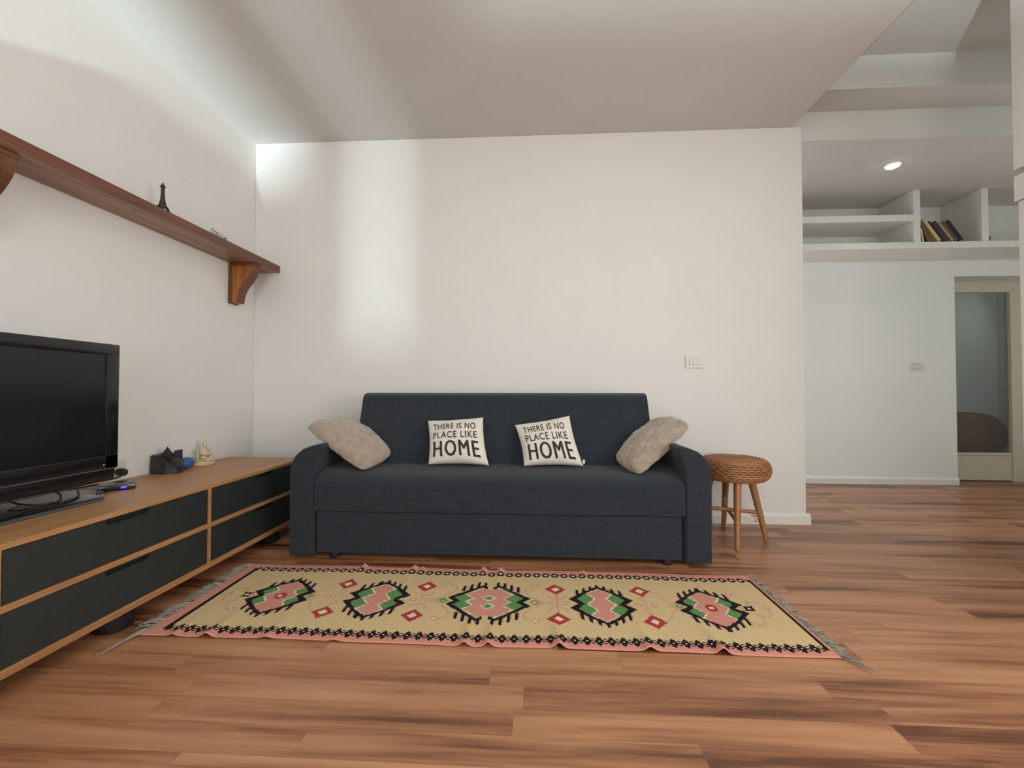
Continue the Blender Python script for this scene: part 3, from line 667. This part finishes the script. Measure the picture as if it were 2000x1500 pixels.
add_tube(b_, spline([(fx, fy-0.028, z0+0.072), (fx+0.012, fy-0.034, z0+0.05), (fx+0.024, fy-0.012, z0+0.044), (fx+0.024, fy+0.012, z0+0.05)], 5), 0.0065, 8)
add_tube(b_, spline([(fx, fy+0.028, z0+0.072), (fx+0.010, fy+0.036, z0+0.052), (fx+0.02, fy+0.03, z0+0.035), (fx+0.028, fy+0.016, z0+0.028)], 5), 0.0065, 8)
add_tube(b_, spline([(fx, fy-0.018, z0+0.018), (fx+0.02, fy-0.036, z0+0.03), (fx+0.03, fy-0.012, z0+0.012), (fx+0.03, fy+0.02, z0+0.006)], 5), 0.0095, 8)
add_tube(b_, spline([(fx, fy+0.018, z0+0.018), (fx+0.02, fy+0.038, z0+0.026), (fx+0.03, fy+0.022, z0+0.028), (fx+0.03, fy-0.022, z0+0.006)], 5), 0.0095, 8)
add_tube(b_, spline([(fx-0.012, fy-0.034, z0), (fx-0.016, fy-0.036, z0+0.04), (fx-0.014, fy-0.03, z0+0.08)], 5), 0.006, 8)
add_tube(b_, spline([(fx-0.012, fy+0.036, z0), (fx-0.016, fy+0.038, z0+0.04), (fx-0.014, fy+0.03, z0+0.075)], 5), 0.006, 8)
add_ball(b_, (fx, fy, z0+0.01), (0.028, 0.036, 0.014))
fb = obj('figure', b_, M['figurine'], fg, smooth=180)
md = fb.modifiers.new('fuse', 'REMESH'); md.mode = 'VOXEL'; md.voxel_size = 0.0022; md.use_smooth_shade = True

# ------------------------------------------------------------------ wooden wall shelf with brackets
ZS0, ZS1, XS = 1.777, 1.822, -1.872
ws = thing('wooden_shelf', (XL, 2.2, ZS0), 'long varnished wooden shelf on curved brackets high on the left wall', 'shelf')
obj('board', BX(XL+0.001, XS-0.004, 0.55, 3.012, ZS0-0.004, ZS1-0.001, bev=0.002), M['shelfwood'], ws)
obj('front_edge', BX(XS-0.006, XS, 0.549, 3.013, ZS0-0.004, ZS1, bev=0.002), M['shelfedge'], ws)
def bracket(y):
    zt = ZS0-0.005
    # cheek outline in (x,z): straight along wall and board, S-curve on the free side
    cur = spline([(XL+0.165, 0, zt), (XL+0.165, 0, zt-0.030), (XL+0.153, 0, zt-0.075), (XL+0.125, 0, zt-0.120), (XL+0.092, 0, zt-0.160), (XL+0.070, 0, zt-0.205), (XL+0.060, 0, zt-0.255), (XL+0.056, 0, zt-0.268)], 5)
    pts = [(XL+0.016, zt)]+[(p.x, p.z) for p in cur]+[(XL+0.016, zt-0.268)]
    b_ = add_prism(bmesh.new(), pts, 1, y-0.034, y+0.034, bev=0.003); ch = obj('bracket', b_, M['bracketwood'], ws, smooth=30)
    b_ = bmesh.new(); add_box(b_, XL+0.001, XL+0.018, y-0.042, y+0.042, zt-0.275, zt-0.001, bev=0.003); obj('wall_plate', b_, M['bracketedge'], ch)
    b_ = bmesh.new(); e = []
    for i in range(len(cur)-1):
        a, c_ = cur[i], cur[i+1]
        add_prism(b_, [(a.x-0.001, a.z), (c_.x-0.001, c_.z), (c_.x+0.0035, c_.z), (a.x+0.0035, a.z)], 1, y-0.036, y+0.036)
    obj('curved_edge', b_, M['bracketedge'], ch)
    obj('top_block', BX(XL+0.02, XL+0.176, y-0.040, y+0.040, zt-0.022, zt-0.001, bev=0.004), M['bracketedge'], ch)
bracket(2.79); bracket(1.412)
# souvenir tower
tw = thing('souvenir_tower', (-1.955, 2.115, ZS1), 'small dark metal souvenir tower standing on the wooden shelf', 'ornament')
def frust(b_, z0, w0, z1, w1, cx_, cy_):
    w0, w1 = w0*0.78, w1*0.78
    A = [b_.verts.new((cx_+sx*w0, cy_+sy_*w0, z0)) for sx, sy_ in ((-1, -1), (1, -1), (1, 1), (-1, 1))]
    B = [b_.verts.new((cx_+sx*w1, cy_+sy_*w1, z1)) for sx, sy_ in ((-1, -1), (1, -1), (1, 1), (-1, 1))]
    for i in range(4): b_.faces.new((A[i], A[(i+1) % 4], B[(i+1) % 4], B[i]))
    b_.faces.new(A[::-1]); b_.faces.new(B)
tx, ty = -1.955, 2.115
b_ = bmesh.new(); zz = [(0.050, 0.0175), (0.062, 0.0145), (0.082, 0.0105), (0.11, 0.0082), (0.152, 0.0072)]
for (a, wa), (b2, wb) in zip(zz, zz[1:]): frust(b_, ZS1+a, wa, ZS1+b2, wb, tx, ty)
obj('shaft', b_, M['bronze'], tw)
b_ = bmesh.new(); frust(b_, ZS1+0.152, 0.0105, ZS1+0.159, 0.0115, tx, ty); frust(b_, ZS1+0.159, 0.0095, ZS1+0.178, 0.001, tx, ty); obj('cap', b_, M['bronze'], tw)
b_ = bmesh.new(); frust(b_, ZS1+0.047, 0.021, ZS1+0.053, 0.021, tx, ty); obj('platform', b_, M['bronze'], tw)
for sx in (-1, 1):
    for sy_ in (-1, 1):
        b_ = bmesh.new(); add_tube(b_, spline([(tx+sx*0.028, ty+sy_*0.028, ZS1+0.001), (tx+sx*0.020, ty+sy_*0.020, ZS1+0.022), (tx+sx*0.012, ty+sy_*0.012, ZS1+0.050)], 4), [0.009]*4+[0.007]*5, 4); obj('leg', b_, M['bronze'], tw)
# flat silvery ornament lying on the shelf
lo_ = thing('word_ornament', (-1.888, 2.41, ZS1), 'tiny silvery blue openwork ornament lying near the shelf edge', 'ornament')
b_ = bmesh.new()
for i, (y, h_) in enumerate(((2.375, 0.034), (2.40, 0.028), (2.425, 0.026), (2.45, 0.022))):
    add_tube(b_, [(-1.888, y+0.0085*math.cos(a), ZS1+0.003+h_*0.5+h_*0.45*math.sin(a)) for a in [k*math.pi/6 for k in range(12)]], 0.0028, 6, closed=True)
obj('loops', b_, M['silverblue'], lo_, smooth=60)
obj('bar', BX(-1.894, -1.880, 2.36, 2.49, ZS1+0.0005, ZS1+0.006, bev=0.001), M['silverblue'], lo_)
b_ = add_ball(bmesh.new(), (-1.888, 2.478, ZS1+0.010), (0.007, 0.011, 0.008)); obj('bead', b_, M['bronze'], lo_, smooth=180)

# ------------------------------------------------------------------ wicker pouf behind the glazed door
pf = thing('wicker_basket', (4.925, 5.17, 0), 'round dark wicker basket on the floor behind the glazed hall door', 'basket')
b_ = bmesh.new()
for k in range(44):
    th = -1.15+k/43*2.72
    r = 0.312*math.cos(th)**(0.62 if th > 0 else 1.15) if math.cos(th) > 0 else 0.02
    if k == 43: r = 0.02
    z = 0.44+(0.215 if th > 0 else 0.46)*math.sin(th) if th < math.pi/2 else 0.64
    z = max(z, 0.015)
    pts = [(4.925+(r+0.004*math.sin(q*math.pi/2+k*math.pi))*math.cos(2*math.pi*q/72), 5.17+(r+0.004*math.sin(q*math.pi/2+k*math.pi))*math.sin(2*math.pi*q/72), z) for q in range(72)]
    add_tube(b_, pts, 0.019, 6, closed=True)
obj('woven_body', b_, M['basket'], pf, smooth=60)
b_ = bmesh.new(); add_tube(b_, spline([(4.62, 5.10, 0.50), (4.68, 5.0, 0.545), (4.80, 4.93, 0.53), (4.92, 4.86, 0.52)], 6), 0.022, 8)
obj('rim', b_, M['basket'], pf, smooth=60)

# ------------------------------------------------------------------ kilim rug
RX0, RX1, RY0, RY1 = -1.452, 1.034, 1.508, 2.150
CELL = 0.00625; NX = round((RX1-RX0)/CELL); NY = round((RY1-RY0)/CELL)
CR = dict(tan=(0.62, 0.455, 0.245), pink=(0.60, 0.265, 0.205), black=(0.018, 0.012, 0.015), green=(0.12, 0.25, 0.09), cream=(0.74, 0.63, 0.45),
          red=(0.40, 0.045, 0.048), mauve=(0.43, 0.25, 0.25), faint=(0.57, 0.34, 0.215), border=(0.62, 0.27, 0.205))
CXR, CYR = -0.195, 1.823
def lerp_tab(t, y):
    for (a, b_), (c_, d) in zip(t, t[1:]):
        if a <= y <= c_: return b_+(d-b_)*(y-a)/(c_-a)
    return -1.0
OUT = [(0, 0.098), (0.036, 0.138), (0.112, 0.062), (0.158, 0.006), (0.159, -1)]
INN = [(0, 0.070), (0.040, 0.102), (0.097, 0.056), (0.138, 0.004), (0.139, -1)]
ZIG = [(0, 0.060), (0.048, 0.024), (0.092, 0.056), (0.14, 0.0)]
OUT3 = [(0, 0.150), (0.030, 0.180), (0.10, 0.100), (0.152, 0.042), (0.153, -1)]
INN3 = [(0, 0.118), (0.030, 0.150), (0.082, 0.095), (0.134, 0.042), (0.135, -1)]
ZIG3 = [(0, 0.095), (0.030, 0.064), (0.063, 0.104), (0.14, 0.02)]
def teeth(dx, ay, reach):
    e = 0.158-max(0, abs(dx)-0.005)*0.62
    if abs(dx) > reach: return None
    if e-0.028 < ay < e+0.022:
        f = (abs(dx)+0.006) % 0.0315
        if f < 0.0126: return 'black'
        if f < 0.0200 and ay < e+0.010: return 'mauve'
    return None
def medallion(dx, dy, kind):
    ax, ay = abs(dx), abs(dy)
    if kind == 3:
        tx_ = ax-0.042
        o, i, z = lerp_tab(OUT3, ay), lerp_tab(INN3, ay), lerp_tab(ZIG3, ay)
        notch = ax < 0.030 and ay > 0.108+ax*0.6
        if ax < i and ay < 0.137 and not notch:
            for sy_ in (0.034, -0.034):
                q = abs(dx)/0.030+abs(dy-sy_)/0.026
                if q < 0.75: return 'green'
                if q < 1.1: return 'cream'
            if abs(ax-z) < 0.0045: return 'cream'
            return 'pink' if ax < z else 'green'
        if ax < o and ay < 0.152 and not (ax < 0.012 and ay > 0.100) and not (ax < 0.030 and ay > 0.132+ax*0.4): return 'black'
        e = 0.168-max(0, abs(tx_)-0.004)*0.60
        if e-0.034 < ay < e+0.018 and ax < 0.135 and ax > 0.016 and ay > 0.085:
            f = (ax+0.0105) % 0.0315
            if f < 0.0126: return 'black'
            if f < 0.0190 and ay < e+0.006: return 'mauve'
        q = (ax-0.195)/0.022
        if abs(q)+ay/0.022 < 1: return 'cream' if abs(q)+ay/0.022 < 0.35 else 'green'
        return None
    o, i, z = lerp_tab(OUT, ay), lerp_tab(INN, ay), lerp_tab(ZIG, ay)
    if kind == 1: z = z+0.012 if z >= 0 else z
    if ax < i and ay < 0.139:
        if kind == 1:
            if ax < 0.0095 and ay < 0.007: return 'cream'
            if (ax < 0.024 and ay < 0.014) or (ax < 0.014 and ay < 0.026): return 'red'
        if abs(ax-z) < 0.0042: return 'cream'
        return 'pink' if ax < z else 'green'
    if ax < o and ay < 0.158: return 'black'
    return teeth(dx, ay, 0.115)
def segd(px, py, a, b_):
    vx, vy = b_[0]-a[0], b_[1]-a[1]; t = max(0, min(1, ((px-a[0])*vx+(py-a[1])*vy)/(vx*vx+vy*vy)))
    return math.hypot(px-a[0]-vx*t, py-a[1]-vy*t)
FA = []   # faint pink sprigs, in coordinates mirrored about the centre of the rug
def poly(pts): FA.extend(zip(pts, pts[1:]))
poly([(0.292, 0.085), (0.292, -0.085)])
for s in (1, -1):
    poly([(0.21, 0.012*s), (0.175, 0.062*s), (0.150, 0.10*s), (0.160, 0.135*s), (0.195, 0.146*s), (0.225, 0.135*s)])
    poly([(0.292, 0.03*s), (0.262, 0.045*s), (0.250, 0.07*s)]); poly([(0.292, 0.03*s), (0.322, 0.045*s), (0.332, 0.07*s)])
    poly([(0.668, 0.075*s), (0.640, 0.05*s), (0.655, 0.03*s)])
    poly([(0.790, 0.012*s), (0.755, 0.05*s), (0.735, 0.10*s), (0.705, 0.135*s), (0.672, 0.132*s), (0.655, 0.115*s)])
    poly([(1.075, 0.02*s), (1.10, 0.055*s), (1.09, 0.10*s), (1.06, 0.13*s), (1.035, 0.12*s)])
    poly([(1.085, 0.05*s), (1.125, 0.06*s), (1.15, 0.04*s), (1.145, 0.015*s)])
poly([(0.665, 0.085), (0.665, -0.085)])
DOT = [(0.262, 0), (0.325, 0), (0.200, 0.147), (0.200, -0.147), (0.630, 0), (0.700, 0), (0.66, 0.125), (0.66, -0.125), (1.045, 0.12), (1.045, -0.12), (1.15, 0.0)]
STAR = {0: '###.###', 1: '#####..', 2: '.#.#.#.'}
def rug_color(x, y):
    gx, gy = x-RX0, y-RY0
    # black-lined field and the two rows of black star motifs
    if x < -1.400 or x > 1.022: return 'border'
    if x < -1.386 or x > 1.008:
        return 'black' if 1.545 < y < 2.098 else 'border'
    for cy_, big in ((1.552, True), (2.093, False)):
        d = y-cy_; r = int(round(d/CELL))
        if abs(r) <= 4:
            k = int(math.floor((x-RX0)/CELL)) % 7-3
            ar, ak = abs(r), abs(k)
            if big: on = (ar == 0 and k != 0) or (ar == 1 and ak <= 2) or (ar == 2 and ak <= 3 and ak != 2) or (ar == 3 and ak in (0, 1)) or (ar == 4 and ak == 0)
            else: on = (ar == 0 and ak >= 2) or (ar == 1 and ak in (1, 2)) or (ar == 2 and ak <= 2) or (ar == 3 and ak <= 1)
            if on: return 'black'
            if (ar == 0 and ak == 0) or (not big and ar <= 1 and ak <= 1): return 'cream'
    if y < 1.552 or y > 2.093: return 'border'
    dx0, dy = x-CXR, y-CYR
    for c_, kind in ((-0.914, 1), (-0.485, 2), (0.0, 3), (0.480, 2), (0.926, 1)):
        r = medallion(dx0-c_, dy, kind)
        if r: return r
        if kind == 1:
            sgn = 1 if c_ < 0 else -1
            q = abs((dx0-c_)*sgn-0.128)/0.018+abs(dy)/0.018
            if q < 1: return 'cream' if q < 0.35 else 'green'
            qx = (dx0-c_)*sgn+0.152
            if abs(qx) < 0.024 and abs(dy-0.004) < 0.022:
                if abs(qx) < 0.008 and abs(dy-0.004) < 0.008: return 'cream'
                return 'black' if (abs(qx) < 0.017 and abs(dy-0.004) < 0.017) or abs(abs(qx)-abs(dy-0.004)) < 0.006 else None or 'tan'
            if abs(qx-0.028) < 0.008 and abs(dy-0.004) < 0.014: return 'pink'
    for c_ in (-0.664, -0.294, 0.290, 0.664):
        for sy_ in (0.123, -0.129):
            q = abs(dx0-c_)/0.047+abs(dy-sy_)/0.049
            if q < 0.43: return 'cream'
            if q < 1.0: return 'red'
    ax = abs(dx0)
    for p, q in DOT:
        d = math.hypot(ax-p, dy-q)
        if d < 0.006: return 'cream'
        if d < 0.017: return 'faint'
    if 0.205 < ax < 0.25 and abs(dy) < 0.035*(1-(ax-0.205)/0.045): return 'faint'
    if 0.745 < ax < 0.795 and abs(dy) < 0.035*((ax-0.745)/0.05): return 'faint'
    for a, b_ in FA:
        if segd(ax, dy, a, b_) < 0.0042: return 'faint'
    return 'tan'
bumps_f = [(-1.20, 0.016, 0.020), (-1.33, 0.008, 0.016), (-0.98, 0.007, 0.02), (-0.72, 0.006, 0.02), (-0.25, 0.018, 0.018), (-0.165, 0.019, 0.016), (0.085, 0.021, 0.019), (0.40, 0.016, 0.020), (0.645, 0.022, 0.020)]
bumps_b = [(-0.86, 0.016, 0.014), (-0.60, 0.016, 0.016), (-0.56, 0.008, 0.012), (-0.25, 0.018, 0.013), (-0.165, 0.018, 0.014), (0.24, 0.008, 0.012)]
def rug_z(x, y):
    z = 0.006
    for bx, h_, s in bumps_f: z += h_*math.exp(-((x-bx)/s)**2)*math.exp(-max(0, y-RY0)/0.085)
    for bx, h_, s in bumps_b: z += h_*math.exp(-((x-bx)/s)**2)*math.exp(-max(0, RY1-y)/0.06)
    return z+0.0012*mnoise.noise(Vector((x*7, y*9, 2)))
rug = thing('kilim_rug', ((RX0+RX1)/2, (RY0+RY1)/2, 0), 'pink bordered flat woven rug with green medallions in front of the sofa', 'rug')
bm = bmesh.new(); lay = bm.loops.layers.float_color.new('pattern')
grid = {}
for i in range(NX+1):
    for j in range(NY+1):
        x, y = RX0+(RX1-RX0)*i/NX, RY0+(RY1-RY0)*j/NY
        xs = x-0.012*(y-RY0)/(RY1-RY0)*(1-(i/NX))*1.0
        yy = y+0.0035*math.sin(x*5.1)+0.002*math.sin(x*13+1)
        grid[i, j] = bm.verts.new((xs, yy, rug_z(x, y)))
low = {}
for i in range(NX):
    for j in range(NY):
        f = bm.faces.new((grid[i, j], grid[i+1, j], grid[i+1, j+1], grid[i, j+1]))
        c_ = CR[rug_color(RX0+(RX1-RX0)*(i+0.5)/NX, RY0+(RY1-RY0)*(j+0.5)/NY)]
        c_ = tuple(min(1, k*(1+0.07*mnoise.noise(Vector((i*0.9, j*0.31, 4))))) for k in c_)
        for lp in f.loops: lp[lay] = (*c_, 1)
m, nt, b = newmat('kilim_wool')
at_ = nt.nodes.new('ShaderNodeVertexColor'); at_.layer_name = 'pattern'
nz = mapped_noise(nt, (60, 700, 700), 1.0, 2); sc_ = math_n(nt, 'ADD', 0.86, math_n(nt, 'MULTIPLY', nz, 0.28))
vm = nt.nodes.new('ShaderNodeVectorMath'); vm.operation = 'SCALE'; L(nt, at_.outputs[0], vm.inputs[0]); L(nt, sc_, vm.inputs['Scale'])
L(nt, vm.outputs[0], b.inputs['Base Color']); b.inputs['Roughness'].default_value = 0.95; b.inputs['Specular IOR Level'].default_value = 0.1
bump(nt, b, nz, 0.4, 0.001)
wv = obj('weave', bm, m, rug, smooth=180)
sd = wv.modifiers.new('thickness', 'SOLIDIFY'); sd.thickness = 0.004; sd.offset = -1
for side in (-1, 1):
    b_ = bmesh.new(); rnd = random.Random(3+side)
    n = 105
    for k in range(n):
        y = RY0+0.004+(RY1-RY0-0.008)*k/(n-1)+rnd.uniform(-0.003, 0.003)
        x0 = (RX0-0.012*(y-RY0)/(RY1-RY0)+0.003) if side < 0 else RX1-0.003
        ln = rnd.uniform(0.045, 0.072) if side < 0 else rnd.uniform(0.028, 0.05)
        sw = rnd.uniform(-0.035, 0.012) if side < 0 else rnd.uniform(-0.04, 0.02)
        if k < 7: ln, sw = ln*(0.55 if side < 0 else 1.5), -0.05-0.012*(7-k)*(1.0 if side < 0 else 0.3)
        p = [(x0, y, 0.006), (x0+side*ln*0.35, y+sw*0.25, 0.0065+rnd.uniform(0, 0.004)), (x0+side*ln*0.7, y+sw*0.7, 0.005+rnd.uniform(0, 0.003)), (x0+side*ln, y+sw+rnd.uniform(-0.008, 0.008), 0.003)]
        add_tube(b_, spline(p, 3), 0.0017, 4)
    fr = obj('fringe', b_, M['fringe'], rug, smooth=180); fr['kind'] = 'stuff'
